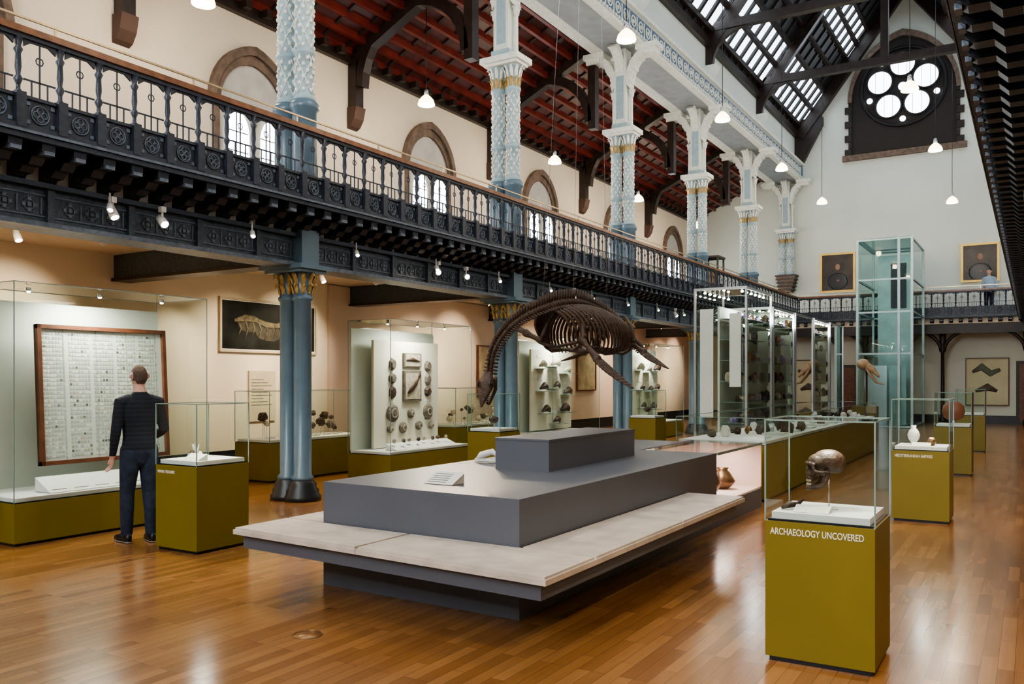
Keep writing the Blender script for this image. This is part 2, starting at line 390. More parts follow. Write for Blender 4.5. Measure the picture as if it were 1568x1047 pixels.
# ---------------------------------------------------------------- aisle roof
r=MB()
def sl(t,dz=0): return (XW+t*3.3,8.6+t*1.6+dz)
r.prism([sl(0,.02),sl(1,.02),sl(1,.12),sl(0,.12)],1,YB,YE,mat('red_board',(.075,.014,.011),.4,var=.35,vs=4))
for k in range(10):
    t=.03+k*.105; x_,z_=sl(t); r.box(x_-.05,x_+.05,YB,YE,z_-.10,z_+.06,redw)
y=YB+.4
while y<YE:
    q=[sl(0,-.02),sl(1,-.02),sl(1,.05),sl(0,.05)]; r.prism(q,1,y,y+.07,dwood); y+=.68
both(r,'ceiling_aisle')
for cy in COLY:
    r=MB()
    r.box(XW,XW+.22,cy-.12,cy+.12,7.45,8.9,dwood)
    r.prism([(XW,7.45),(XW+.26,7.45),(XW+.2,7.2),(XW+.1,7.05),(XW,7.0)],1,cy-.15,cy+.15,mat('corbel_stone',(.09,.05,.035),.7))
    out=[];inn=[]
    for k in range(15):
        a_=k/14*pi
        out.append((-10.85-1.45*math.cos(a_),7.9+1.45*math.sin(a_)+.22*k/14)); inn.append((-10.85-1.27*math.cos(a_),7.85+1.27*math.sin(a_)+.22*k/14))
    r.strip(out,inn,1,cy-.11,cy+.11,dwood)
    r.prism([(XW+.1,8.4),(XW+.1,8.62),(-9.25,10.17),(-9.25,9.9)],1,cy-.12,cy+.12,dwood)
    r.box(-9.5,-9.3,cy-.11,cy+.11,7.9,9.95,dwood)
    both(r,'ceiling_arch_truss')
# ---------------------------------------------------------------- nave roof
def ns(t,d=0): return (-8.45+t*4.32,11.6+t*5.6+d)
r=MB()
def slab(t0,t1,d0,d1,y0,y1,m): r.prism([ns(t0,d0),ns(t1,d0),ns(t1,d1),ns(t0,d1)],1,y0,y1,m)
slab(0,.08,0,.1,YB,YE,dark); slab(.30,.50,0,.1,YB,YE,dark); slab(.68,1,0,.1,YB,YE,dark)
slab(.08,.30,.04,.06,YB,YE,skyl); slab(.50,.68,.04,.06,YB,YE,skyl)
y=YB
while y<YE: slab(0,1,-.1,.03,y,y+.14,dark); y+=.68
for tt in (.08,.19,.30,.40,.50,.59,.68,.84): 
    x_,z_=ns(tt); r.box(x_-.06,x_+.06,YB,YE,z_-.16,z_,dwood)
both(r,'ceiling_nave')
for cy in COLY:
    r=MB()
    r.box(-8.3,.04,cy-.12,cy+.12,11.95,12.2,dwood)
    for mir in(0,1):
        X=(lambda x:x) if not mir else (lambda x:-8.26-x)
        r.prism([(X(-8.3),11.6),(X(-4.13),17.0),(X(-4.13),16.6),(X(-8.1),11.4)],1,cy-.1,cy+.1,dwood)
        r.box(min(X(-8.3),X(-8.1)),max(X(-8.3),X(-8.1)),cy-.12,cy+.12,10.9,12.4,dwood)
        r.prism([(X(-8.3),10.95),(X(-7.95),10.95),(X(-8.0),10.8),(X(-8.12),10.65),(X(-8.3),10.5)],1,cy-.17,cy+.17,white)
        o=[];i_=[]
        for k in range(7):
            a_=k/6*pi/2; o.append((X(-8.1+1.1*(1-math.cos(a_))),11.0+.95*math.sin(a_))); i_.append((X(-8.2+1.1*(1-math.cos(a_))),11.15+.95*math.sin(a_)))
        r.strip(o,i_,1,cy-.08,cy+.08,dwood)
        o=[];i_=[]
        for k in range(11):
            a_=k/10*pi/2; o.append((X(-8.0+3.87*math.sin(a_)),12.2+3.9*math.sin(a_)**.75)); 
            i_.append((X(-7.8+3.67*math.sin(a_)),12.2+3.6*math.sin(a_)**.75))
        r.strip(o,i_,1,cy-.1,cy+.1,dwood)
    r.box(-4.25,-4.01,cy-.1,cy+.1,12.2,16.9,dwood)
    r.obj('ceiling_roof_truss')
r=MB()
for mir in(0,1):
    X=(lambda x:x) if not mir else (lambda x:-8.26-x)
    r.prism([(X(-8.3),11.6),(X(-4.13),17.2),(X(-4.13),16.5),(X(-7.95),11.4)],1,YE-.3,YE-.02,dwood)
    r.prism([(X(-8.3),10.3),(X(-8.05),10.3),(X(-7.2),11.9),(X(-7.2),12.2),(X(-8.3),12.2)],1,YE-.25,YE-.02,dwood)
r.obj('trim_gable')
# ---------------------------------------------------------------- windows
for n in range(-2,5):
    cy=11.1+5.45*n
    w=MB()
    zb=4.75
    ao=arch(1.02,6.65,7.85,9,cy); am=arch(.90,6.65,7.68,9,cy); ai=arch(.78,6.65,7.5,9,cy)
    w.strip(ao,am,0,XW,XW+.13,ston2); w.strip(am,ai,0,XW,XW+.07,ston2)
    w.strip([(cy-.9,zb),am[0]],[(cy-.78,zb),ai[0]],0,XW,XW+.05,ston2); w.strip([(cy+.9,zb),am[-1]],[(cy+.78,zb),ai[-1]],0,XW,XW+.05,ston2)
    w.prism([(cy-.78,zb)]+ai+[(cy+.78,zb)],0,XW,XW+.015,mat('tympanum_plaster',(.54,.52,.48),.8))
    for s_ in(-.4,.4):
        l=arch(.27,6.15,6.62,6,cy+s_); l2=arch(.33,6.15,6.72,6,cy+s_)
        w.prism([(cy+s_-.27,zb)]+l+[(cy+s_+.27,zb)],0,XW,XW+.03,wing)
        w.strip([(cy+s_-.33,zb)]+l2+[(cy+s_+.33,zb)],[(cy+s_-.27,zb)]+l+[(cy+s_+.27,zb)],0,XW,XW+.08,white)
        w.box(XW,XW+.045,cy+s_-.012,cy+s_+.012,zb,6.6,slate)
        for k in range(1,5): w.box(XW,XW+.045,cy+s_-.27,cy+s_+.27,zb+.36*k-.01,zb+.36*k+.01,slate)
    w.box(XW,XW+.16,cy-1,cy+1,zb-.12,zb,ston2)
    w.obj('window_%d'%(n+4)); w.obj('window_%d'%(n+14),mirror=True)
w=MB(); cx=-4.27
a_=arch(1.85,12.6,14.9,12,cx)
w.prism([(cx-1.85,10.55)]+a_+[(cx+1.85,10.55)],1,YE-.06,YE,mat('rose_recess',(.025,.018,.015),.7))
ao=arch(2.0,12.6,15.15,12,cx)
w.strip(ao,a_,1,YE-.16,YE,ston2)
for k in range(8):
    for s_ in(-1,1):
        ww=.12 if k%2 else .26
        x0=cx+s_*1.85; x1=cx+s_*(1.85+ww); w.box(min(x0,x1),max(x0,x1),YE-.12,YE,10.5+.28*k,10.5+.28*(k+1)-.02,dwood)
w.box(cx-2.2,cx+2.2,YE-.15,YE,10.3,10.52,ston2)
w.torus((cx,YE-.08,12.95),1.5,.07,1,dark,40,6)
for k in range(5):
    a1=pi/2+2*pi*k/5; px,pz=cx+.86*math.cos(a1),12.95+.86*math.sin(a1)
    pts=[(px+.46*math.cos(j*pi/10),pz+.46*math.sin(j*pi/10)) for j in range(20)]
    w.prism(pts,1,YE-.085,YE-.05,roseg); w.torus((px,YE-.09,pz),.47,.045,1,dark,24,6)
    for q_ in(-.15,.15): w.box(px+q_-.008,px+q_+.008,YE-.095,YE-.08,pz-.42,pz+.42,slate)
    a2=a1+pi/5; qx,qz=cx+1.25*math.cos(a2),12.95+1.25*math.sin(a2)
    w.prism([(qx+.11*math.cos(j*pi/5),qz+.11*math.sin(j*pi/5)) for j in range(10)],1,YE-.085,YE-.05,roseg)
w.prism([(cx+.16*math.cos(j*pi/6),12.95+.16*math.sin(j*pi/6)) for j in range(12)],1,YE-.085,YE-.05,roseg)
w.obj('window_30')
# ---------------------------------------------------------------- bench / plinths
b=MB()
b.prism([(-4.86,5.05),(-2.99,4.99),(-2.99,9.25),(-4.86,9.25)],2,0,.826,grey)
b.prism([(-5.23,4.56),(-2.47,4.37),(-2.47,8.25),(-5.23,8.25)],2,.34,.45,grey)
b.obj('exhibition_plinth')
b=MB()
def spoly(p):
    cx_=sum(q[0] for q in p)/len(p); cy_=sum(q[1] for q in p)/len(p)
    b.prism(p,2,.45,.484,stone)
    def ins(q): 
        dx,dy=cx_-q[0],cy_-q[1]; return (q[0]+.012*(1 if dx>0 else -1),q[1]+.012*(1 if dy>0 else -1))
    b.prism([ins(q) for q in p],2,.484,.5,stone)
spoly([(-5.28,4.50),(-3.955,4.41),(-3.955,5.015),(-5.28,5.055)]); spoly([(-3.95,4.41),(-2.40,4.30),(-2.40,4.98),(-3.95,5.015)])
spoly([(-2.985,5.0),(-2.40,4.985),(-2.40,6.6),(-2.985,6.6)]); spoly([(-2.985,6.604),(-2.40,6.604),(-2.40,8.3),(-2.985,8.3)])
spoly([(-5.28,5.06),(-4.865,5.06),(-4.865,6.6),(-5.28,6.6)]); spoly([(-5.28,6.604),(-4.865,6.604),(-4.865,8.3),(-5.28,8.3)])
b.obj('stone_bench')
b=MB(); b.box(-4.21,-3.65,6.6,8.5,.826,1.11,grey); b.box(-4.215,-3.645,6.595,8.505,1.095,1.112,grey); b.obj('plinth_block')
b=MB(); b.M=Matrix.Translation((.06,.03,0)); b.prism([(5.33,.828),(5.50,.828),(5.50,.90)],0,-4.14,-3.88,paper); b.quad([(-4.15,5.32,.832),(-3.87,5.32,.832),(-3.87,5.50,.912),(-4.15,5.50,.912)],deck)
for k in range(5): b.quad([(-4.12,5.345+k*.028,.8455+k*.0124),(-3.95,5.345+k*.028,.8455+k*.0124),(-3.95,5.352+k*.028,.8487+k*.0124),(-4.12,5.352+k*.028,.8487+k*.0124)],celld)
b.obj('label_stand')
b=MB(); b.box(-4.86,-2.99,9.27,11.1,0,.24,grey); b.box(-4.86,-3.9,9.27,11.1,.24,.80,grey); b.box(-3.9,-3.0,9.3,11.08,.24,.26,pinkin); b.box(-3.9,-3.88,9.3,11.08,.26,.78,pinkin)
b.box(-3.88,-2.99,11.06,11.1,.26,.8,pinkin)
b.quad([(-2.99,9.30,.24),(-2.99,11.08,.24),(-2.99,11.08,.82),(-2.99,9.30,.82)],glass); b.quad([(-3.9,9.3,.82),(-2.99,9.3,.82),(-2.99,11.08,.82),(-3.9,11.08,.82)],glass)
b.box(-3.0,-2.98,9.27,11.1,.80,.826,edge); b.box(-3.95,-3.9,9.27,11.1,.79,.826,grey)
b.obj('floor_vitrine')
b=MB(); b.lathe([(.08,.262),(.16,.32),(.2,.42),(.17,.54),(.12,.6),(.15,.64),(.14,.64),(.11,.6)],-3.35,9.9,bronze,20); b.obj('bronze_vessel')
b=MB(); b.lathe([(.06,.262),(.12,.30),(.16,.36),(.1,.46),(.06,.5),(.08,.53)],-3.35,10.6,bronze,18); b.obj('pottery_urn')
b=MB(); b.torus((-3.99,4.0,.001),.095,.004,2,bronze,28,5); b.lathe([(.09,.0005),(.09,.002)],-3.99,4.0,floorm,28); b.obj('floor_socket_cover')
# ---------------------------------------------------------------- display cases
def panes(c,x0,x1,y0,y1,z0,z1,g=glass,e=edge,t=.008):
    c.quad([(x0,y0,z0),(x1,y0,z0),(x1,y0,z1),(x0,y0,z1)],g); c.quad([(x0,y1,z0),(x1,y1,z0),(x1,y1,z1),(x0,y1,z1)],g)
    c.quad([(x0,y0,z0),(x0,y1,z0),(x0,y1,z1),(x0,y0,z1)],g); c.quad([(x1,y0,z0),(x1,y1,z0),(x1,y1,z1),(x1,y0,z1)],g)
    c.quad([(x0,y0,z1),(x1,y0,z1),(x1,y1,z1),(x0,y1,z1)],g)
    for x in(x0,x1):
        for y in(y0,y1): c.box(x-t/2,x+t/2,y-t/2,y+t/2,z0,z1,e)
    for x in(x0,x1): c.box(x-t/2,x+t/2,y0,y1,z1-t/2,z1+t/2,e)
    for y in(y0,y1): c.box(x0,x1,y-t/2,y+t/2,z1-t/2,z1+t/2,e)
def text(s,size,loc,rot,parent,sx=.7,m=letter):
    cu=bpy.data.curves.new('lettering','FONT'); cu.body=s; cu.size=size; cu.extrude=.001; cu.offset=.0006; cu.materials.append(m)
    o=bpy.data.objects.new('lettering',cu); scene.collection.objects.link(o); o.location=loc; o.rotation_euler=rot; o.scale=(sx,1,1); o.parent=parent; return o
def case(name,x0,x1,y0,y1,h,top,label=None,tall=False,ls=.046):
    c=MB()
    c.box(x0+.02,x1-.02,y0+.02,y1-.02,0,.03,black); c.box(x0,x1,y0,y1,.03,h,olive)
    c.box(x0+.012,x1-.012,y0+.012,y1-.012,h,h+.012,black); c.box(x0+.03,x1-.03,y0+.03,y1-.03,h+.012,h+.05,deck)
    panes(c,x0,x1,y0,y1,h,top)
    if tall:
        c.box(x0+.02,x0+.05,y0+.02,y1-.02,h+.05,top-.12,case_bg)
        for yy in (y0+.35,(y0+y1)/2,y1-.35): c.tube([((x0+x1)/2+.1,yy,top-.015),((x0+x1)/2+.1,yy,top-.05)],.025,steel,8); c.ell(((x0+x1)/2+.1,yy,top-.055),(.02,.02,.012),bulb,8,5)
    o=c.obj(name)
    if label: text(label,ls,(x0+.03,y0-.002,h-.075),(pi/2,0,0),o)
    return o
case('pedestal_display_case',-1.34,-.74,5.05,5.63,.82,1.41,'ARCHAEOLOGY UNCOVERED',ls=.054)
case('pedestal_display_case',-1.40,-.8,10.8,11.4,.82,1.41,'MEDITERRANEAN EMPIRES',ls=.048)
case('pedestal_display_case',-1.45,-.88,16.4,17.0,.82,1.41)
case('pedestal_display_case',-1.5,-.91,21.9,22.5,.82,1.41)
case('pedestal_display_case',-7.27,-6.67,5.26,5.88,.82,1.41,'MINERAL TREASURES',ls=.038)
case('pedestal_display_case',-7.6,-7.0,11.1,11.7,.82,1.41)
case('pedestal_display_case',-7.3,-6.7,16.7,17.3,.82,1.41)
case('table_display_case',-11.1,-10.3,9.5,11.8,.62,1.45)
case('table_display_case',-11.1,-10.3,14.6,17.6,.62,1.45)
case('table_display_case',-4.3,-3.05,11.5,21.0,.75,1.12)
def wallcase(y0,y1,x0=-9.65,x1=-8.75):
    case('wall_display_case',x0,x1,y0,y1,.42,2.61,tall=True)
wallcase(4.57,6.85,-9.45,-8.5); wallcase(10.6,12.9); wallcase(16.0,18.3); wallcase(21.5,24.0)
b=MB(); b.M=Matrix.Translation((-9.02,0,.72))@Matrix.Rotation(-.06,4,'Y')
Y0,Y1,H=5.12,6.70,1.52
b.box(-.04,-.01,Y0,Y1,0,H,frame_w)
for q in((Y0,Y0+.045,0,H),(Y1-.045,Y1,0,H),(Y0,Y1,0,.045),(Y0,Y1,H-.045,H)): b.box(-.02,.035,q[0],q[1],q[2],q[3],frame_w)
b.box(-.015,-.005,Y0+.045,Y1-.045,.045,H-.045,cells)
nc,nr=40,30
grn=mat('specimen_line',(.44,.49,.42),.6); grn2=mat('specimen_ochre',(.45,.38,.26),.6)
for i in range(nc):
    for j in range(nr):
        if i%8==7: continue
        yy=Y0+.07+(Y1-Y0-.14)*(i+.5)/nc; zz=.07+(H-.14)*(j+.5)/nr
        u=random.random()
        m_=grn if u<.65 else (grn2 if u<.70 else (celld if u<.75 else deck))
        b.box(-.005,-.001,yy-.012,yy+.012,zz-.014,zz+.010,m_)
for i in range(4): b.box(-.005,.0,Y0+.3+i*.38,Y0+.31+i*.38,.05,H-.05,grn)
b.obj('framed_specimen_board')
b=MB(); b.prism([(-8.9,.475),(-8.62,.475),(-8.9,.62)],1,5.0,6.5,deck)
for k in range(6): b.box(-8.85,-8.66,5.05+k*.24,5.2+k*.24,.50,.505,paper)
b.obj('label_ramp')
b=MB(); b.prism([(-9.1,.475),(-8.85,.475),(-9.1,.58)],1,10.9,12.6,deck); b.obj('label_ramp')
pale=mat('fossil_pale',(.36,.31,.23),.8,var=.3,vs=15)
q=mat('amethyst',(.25,.18,.42),.3,var=.5,vs=20); q2=mat('quartz',(.8,.8,.78),.2)
b=MB(); b.box(-9.45,-9.40,10.95,12.75,.48,2.3,case_bg2)
def plaque(y,z,w,h,m=fossil):
    b.box(-9.42,-9.35,y-w,y+w,z-h,z+h,m); b.box(-9.355,-9.345,y-w*.85,y+w*.85,z-h*.85,z+h*.85,pale)
plaque(11.95,1.98,.24,.12); plaque(11.95,1.52,.24,.27)
b.tube([(-9.33,11.75,1.98),(-9.325,11.9,2.0),(-9.33,12.12,1.96)],[(.008,.01),(.01,.03),(.008,.008)],bone,8,up=(1,0,0))
b.tube([(-9.33,11.78,1.40),(-9.32,11.87,1.47),(-9.32,12.0,1.58),(-9.33,12.08,1.66)],[(.008,.02),(.012,.05),(.012,.045),(.01,.012)],bone,8,up=(1,0,0))
b.tube([(-9.33,12.06,1.64),(-9.33,12.13,1.74)],[(.008,.01),(.008,.04)],bone,6,up=(1,0,0))
for y_,z_,w_,h_ in((11.42,1.90,.11,.08),(11.42,1.66,.10,.09),(11.42,1.42,.12,.08),(12.42,1.88,.10,.09),(12.42,1.64,.11,.08),(12.42,1.42,.09,.09)): 
    b.tube([(-9.42,y_,z_),(-9.38,y_,z_),(-9.34,y_,z_)],[(h_,w_),(h_,w_),(h_*.7,w_*.7)],bone if z_<1.6 else fossil,7,smooth=False)
for y_,z_,w_,h_ in((11.42,1.06,.16,.15),(12.42,1.06,.13,.14),(11.92,1.04,.08,.09),(11.7,.80,.10,.10),(12.15,.82,.09,.08),(12.5,.80,.07,.06),(11.35,.78,.07,.06)):
    b.ell((-9.38,y_,z_),(.06,w_,h_),fossil,12,8,.06); b.torus((-9.33,y_,z_),w_*.45,.010,0,pale,14,5)
for y_ in (11.42,11.95,12.42):
    for z_ in (1.26,.90): b.box(-9.4,-9.395,y_-.07,y_+.07,z_-.02,z_+.02,deck)
for k in range(8): b.ell((-9.0+.04*(k%2),11.0+k*.2,.62),(.03,.04,.035),random.choice([bone,fossil,pale]),8,6,.15)
b.obj('fossil_board')
for (yy,ms) in((16.2,[(.35,2.0),(.95,2.05),(1.5,1.9),(.4,1.5),(1.0,1.55),(1.55,1.4),(.5,1.0),(1.4,1.0),(1.0,.75)]),(21.7,[(.4,2.0),(1.0,1.95),(1.6,2.0),(.5,1.45),(1.1,1.4),(1.6,1.45),(.6,.95),(1.3,.9)])):
    b=MB(); b.box(-9.45,-9.4,yy,yy+1.9,.5,2.3,case_bg2)
    for dy,z_ in ms:
        s=random.uniform(.7,1.2)
        b.tube([(-9.3,yy+dy-.15*s,z_-.06),(-9.25,yy+dy-.05*s,z_-.04+.04*s),(-9.27,yy+dy+.06*s,z_-.03),(-9.3,yy+dy+.17*s,z_-.09)],[.03*s,.08*s,.06*s,.02],random.choice([fossil,bone,pale,bone]),8,round_=True)
        b.box(-9.42,-9.1,yy+dy-.22,yy+dy+.22,z_-.13,z_-.12,edge); b.box(-9.4,-9.39,yy+dy-.1,yy+dy+.1,z_+.12,z_+.18,deck)
    b.obj('fossil_board')
def rocks(x0,x1,y0,y1,z,n,ms,r0=.03,r1=.07):
    b=MB()
    for i in range(n):
        r_=random.uniform(r0,r1); b.ell((random.uniform(x0,x1),random.uniform(y0,y1),z+r_*.85),(r_,r_*random.uniform(.7,1.2),r_*random.uniform(.8,1.5)),random.choice(ms),8,6,.2)
    return b
b=rocks(-7.1,-6.95,5.45,5.6,.87,7,[q,q2,bone],.02,.045); b.prism([(5.33,.872),(5.45,.872),(5.45,.93)],0,-6.98,-6.75,paper)
for k in range(5): b.tube([(-7.05,5.55,.9),(-7.05+random.uniform(-.05,.05),5.55+random.uniform(-.05,.05),1.0+random.uniform(0,.03))],[.014,.003],q2,5,smooth=False)
b.obj('mineral_specimens')
def mounts(x0,x1,y0,y1,z,n,name):
    b=MB()
    for i in range(n):
        x,y=random.uniform(x0,x1),y0+(y1-y0)*(i+.5)/n; hh=random.uniform(.08,.38)
        b.tube([(x,y,z),(x,y,z+hh)],.004,steel,5); r_=random.uniform(.03,.08)
        b.ell((x,y,z+hh),(r_,r_*1.3,r_),random.choice([bone,fossil,q2,pink,pale]),8,6,.22); b.cbox((x+.12,y,z+.012),(.03,.04,.01),deck)
    b.obj(name)
mounts(-10.95,-10.5,9.7,11.6,.67,17,'mineral_specimens'); mounts(-10.95,-10.5,14.8,17.4,.67,18,'mineral_specimens')
b=rocks(-4.1,-3.2,11.8,20.8,.80,44,[bone,fossil,q2,bronze,paper],.03,.08)
for k in range(9): b.box(-3.5,-3.2,12+k,12.4+k,.80,.83,deck)
b.obj('archaeological_finds')
b=MB(); b.lathe([(.035,.87),(.03,.9),(.06,.94),(.07,.99),(.05,1.04),(.025,1.07),(.03,1.10)],-1.2,11.1,q2,16); b.ell((-1.0,11.05,.92),(.05,.05,.05),bronze,10,8,.1); b.prism([(10.87,.872),(10.95,.872),(10.95,.91)],0,-1.2,-1.0,paper); b.obj('small_antiquities')
for (x_,y_) in((-7.3,11.4),(-7.0,17.0)):
    b=MB(); b.ell((x_,y_,1.0),(.07,.1,.06),bone,10,8,.15); b.tube([(x_,y_,.87),(x_,y_,.98)],.005,steel,5); b.obj('fossil_specimen')
b=MB(); b.lathe([(.08,.93),(.17,.98),(.2,1.08),(.18,1.18),(.10,1.25)],-1.17,16.65,mat('terracotta_pot',(.25,.09,.05),.5),16,sx=.9,sy=.4); b.box(-1.19,-1.15,16.63,16.67,.86,.96,steel); b.obj('terracotta_bowl')
b=MB(); 
b.tube([(-4.70,7.0,.84),(-4.63,7.0,.90),(-4.50,7.0,.94),(-4.41,7.0,.88)],[.01,.035,.03,.006],deck,8); b.tube([(-4.70,7.,.85),(-4.40,7.,.85)],.02,deck,6); b.obj('carved_stone_fragment')
def skull(loc,ang):
    s=MB()
    s.ell((.018,0,.035),(.092,.070,.066),bone,24,16)
    s.ell((.05,0,.022),(.062,.064,.055),bone,20,12)
    s.ell((-.045,0,.03),(.048,.056,.046),bone,18,12)
    s.tube([(-.078,-.046,.018),(-.092,-.024,.024),(-.09,0,.018),(-.092,.024,.024),(-.078,.046,.018)],.011,bone,8,round_=True)
    s.tube([(-.085,0,.02),(-.098,0,-.012)],[.009,.009],bone,8,round_=True)
    for k in(-1,1):
        s.tube([(-.080,k*.047,.015),(-.078,k*.052,-.012),(-.084,k*.038,-.03),(-.088,k*.016,-.035)],[.010,.010,.013,.012],bone,8,round_=True)
        s.tube([(-.076,k*.052,-.016),(-.04,k*.066,-.022),(.0,k*.062,-.018)],[.009,.007,.009],bone,8,round_=True)
        s.tube([(.0,k*.052,-.02),(-.008,k*.05,-.06),(-.022,k*.046,-.092),(-.06,k*.034,-.108),(-.088,k*.012,-.112)],[.011,.014,.014,.012,.013],bone,8,round_=True)
    s.tube([(-.075,0,-.03),(-.083,0,-.058)],[(.026,.03),(.02,.03)],bone,12,round_=True,up=(1,0,0))
    s.tube([(-.088,-.014,-.11),(-.094,0,-.112),(-.088,.014,-.11)],.015,bone,8,round_=True)
    s.ell((-.02,0,-.015),(.05,.045,.03),bone,12,8)
    me=remeshed(s,'fossil_skull',.0028,2); me.materials.clear(); me.materials.append(bone)
    o=bpy.data.objects.new('fossil_skull',me); scene.collection.objects.link(o); o.location=loc; o.rotation_euler=(0,0,ang); o.scale=(1.08,)*3
    d=MB()
    for k in(-1,1): d.ell((-.078,k*.026,-.006),(.014,.018,.016),black,14,10)
    d.ell((-.094,0,-.03),(.007,.009,.013),black,10,8)
    for k in range(8): d.cbox((-.098+.0012*(k-3.5)**2*.6,(k-3.5)*.0065,-.070),(.004,.0026,.006),pale); d.cbox((-.097+.0012*(k-3.5)**2*.6,(k-3.5)*.0062,-.090),(.004,.0025,.006),pale)
    d.tube([(.02,0,-.03),(.02,0,-.228)],.003,steel,6); d.box(-.02,.06,-.04,.04,-.2285,-.224,steel)
    d.obj('sockets_teeth_mount',parent=o)
skull((-1.06,5.34,1.119),math.radians(28))
b=MB(); b.prism([(5.12,.872),(5.22,.872),(5.22,.905)],0,-1.2,-1.0,paper)
b.tube([(-1.27,5.16,.885),(-1.24,5.2,.9),(-1.2,5.25,.90),(-1.17,5.28,.93)],[.01,.02,.015,.006],bone,6); b.obj('label_stand')
# nave tower cases
c=MB(); X0,X1,Y0,Y1,H=-5.6,-4.6,16.0,25.6,3.4
c.box(X0,X1,Y0,Y1,.03,.5,olive); c.box(X0+.03,X1-.03,Y0+.03,Y1-.03,.5,.54,deck)
yy=Y0
for k in range(5):
    y1=yy+1.78; hh=H-(0 if k==0 else .25)
    panes(c,X0,X1,yy,y1,.5,hh)
    for x_ in (X0,X1): 
        for y_ in(yy,y1): c.box(x_-.02,x_+.02,y_-.02,y_+.02,.5,hh,steel)
    c.box(X0,X1,yy-.01,yy+.01,hh-.05,hh,steel); c.box(X1-.02,X1+.01,yy,y1,hh-.05,hh,steel)
    c.box(X0+.40,X0+.44,yy+.15,y1-.15,.55,hh-.35,case_bg)
    c.box(X0+.08,X0+.34,yy+.06,yy+.08,.9,hh-.4,deck); c.box(X0+.66,X1-.12,yy+.06,yy+.08,1.5,hh-.5,deck)
    for j in range(6):
        zz=.80+j*.40
        c.box(X0+.46,X1-.06,yy+.1,y1-.1,zz,zz+.01,edge)
        for i in range(11):
            r_=random.uniform(.025,.07); c.ell((X1-random.uniform(.12,.4),yy+.17+i*.145,zz+.012+r_),(r_,r_*.8,r_*random.uniform(1,2)),random.choice([bone,fossil,bronze,paper,bone,pale,slate,q]),8,6,.15)
    for i in range(6):
        for x_ in(X0+.15,X1-.12): 
            c.tube([(x_,yy+.15+i*.3,hh-.002),(x_,yy+.15+i*.3,hh-.07)],.02,steel,6); c.ell((x_,yy+.15+i*.3,hh-.08),(.03,.03,.02),bulb,8,5)
    yy+=1.95
c.obj('tall_glass_cabinet')
# glass lift
c=MB(); x0,x1,y0,y1,H=-5.1,-3.4,31.,34.4,6.4
panes(c,x0,x1,y0,y1,0,H,glassl)
fr=mat('lift_frame',(.36,.48,.48),.35,metal=.3)
for x_ in(x0,x1,x0+1.3):
    for y_ in(y0,y1): c.box(x_-.04,x_+.04,y_-.04,y_+.04,0,H,fr)
for z_ in(.05,2.5,3.9,5.,H-.05):
    for y_ in(y0,y1): c.box(x0,x1,y_-.03,y_+.03,z_-.03,z_+.03,fr)
    for x_ in(x0,x1): c.box(x_-.03,x_+.03,y0,y1,z_-.03,z_+.03,fr)
c.box(x0+.2,x1-.2,y0+.8,y1-.4,0,.1,steel); c.box(x0+.3,x0+.9,y0+.2,y0+.25,.1,2.1,steel); c.box(x0+.98,x0+1.5,y0+.2,y0+.25,.1,2.1,fr)
c.box(x0+.3,x1-.3,y0+2.4,y0+2.5,0,H-.3,fr); c.box(x0+.75,x0+1.25,y0+2.3,y0+2.4,4.2,5.8,slate)
c.obj('glass_lift')
c=MB(); c.box(-9.0,-8.5,26.4,27.0,3.96,4.7,dwood); panes(c,-9.0,-8.5,26.4,27.0,4.7,5.5); 
for x_ in(-9.0,-8.5):
    for y_ in(26.4,27.0): c.box(x_-.025,x_+.025,y_-.025,y_+.025,4.7,5.55,dwood)
c.box(-9.05,-8.45,26.35,27.05,5.5,5.56,dwood); c.box(-8.85,-8.65,26.6,26.8,4.72,5.1,bronze); c.obj('gallery_cabinet')
# ---------------------------------------------------------------- pictures
def pic_x(y0,y1,z0,z1,fr,mt,inner=None,x=XW+.07,bw=.05,mat_w=0):
    b=MB(); b.box(x,x+.03,y0,y1,z0,z1,mt)
    for q in((y0-bw,y0,z0-bw,z1+bw),(y1,y1+bw,z0-bw,z1+bw),(y0,y1,z0-bw,z0),(y0,y1,z1,z1+bw)): b.box(x,x+.06,*q,fr)
    if inner: b.box(x+.03,x+.035,y0+mat_w,y1-mat_w,z0+mat_w,z1-mat_w,inner)
    return b
b=pic_x(10.35,12.7,2.18,3.10,mat('pale_gilt_frame',(.55,.47,.33),.6),paper,photo,XW+.01,.04,.02)
pb=mat('photo_bone',(.13,.11,.065),.7,var=.6,vs=12); pb2=mat('photo_shadow',(.05,.045,.03),.7,var=.5,vs=9)
for (y_,z_,w_,h_) in((11.0,2.68,.30,.16),(11.5,2.55,.34,.18),(12.05,2.66,.28,.15),(12.4,2.5,.16,.1)):
    b.ell((XW+.046,y_,z_),(.004,w_,h_),pb2,14,8,.1)
for k in range(11): b.tube([(XW+.052,10.72+.16*k,2.72+.05*math.sin(k)),(XW+.052,10.80+.16*k,2.58),(XW+.052,10.72+.16*k,2.42-.03*math.sin(k*2))],[(.004,.028),(.004,.02),(.004,.008)],pb,5,up=(1,0,0))
pt=[(XW+.053,10.65+.25*k,2.72+.06*math.sin(k*1.3)) for k in range(8)]; b.tube(pt,[(.004,.03),(.004,.07),(.004,.05),(.004,.06),(.004,.05),(.004,.06),(.004,.04),(.004,.02)],pb,8,up=(1,0,0))
b.obj('framed_photograph')
b=MB(); b.box(XW+.01,XW+.04,11.0,11.65,.85,1.8,mat('info_panel',(.58,.50,.36),.6)); 
for k in range(9): b.box(XW+.04,XW+.042,11.05,11.55-.1*(k%3),1.15+k*.06,1.165+k*.06,celld)
b.obj('information_panel')
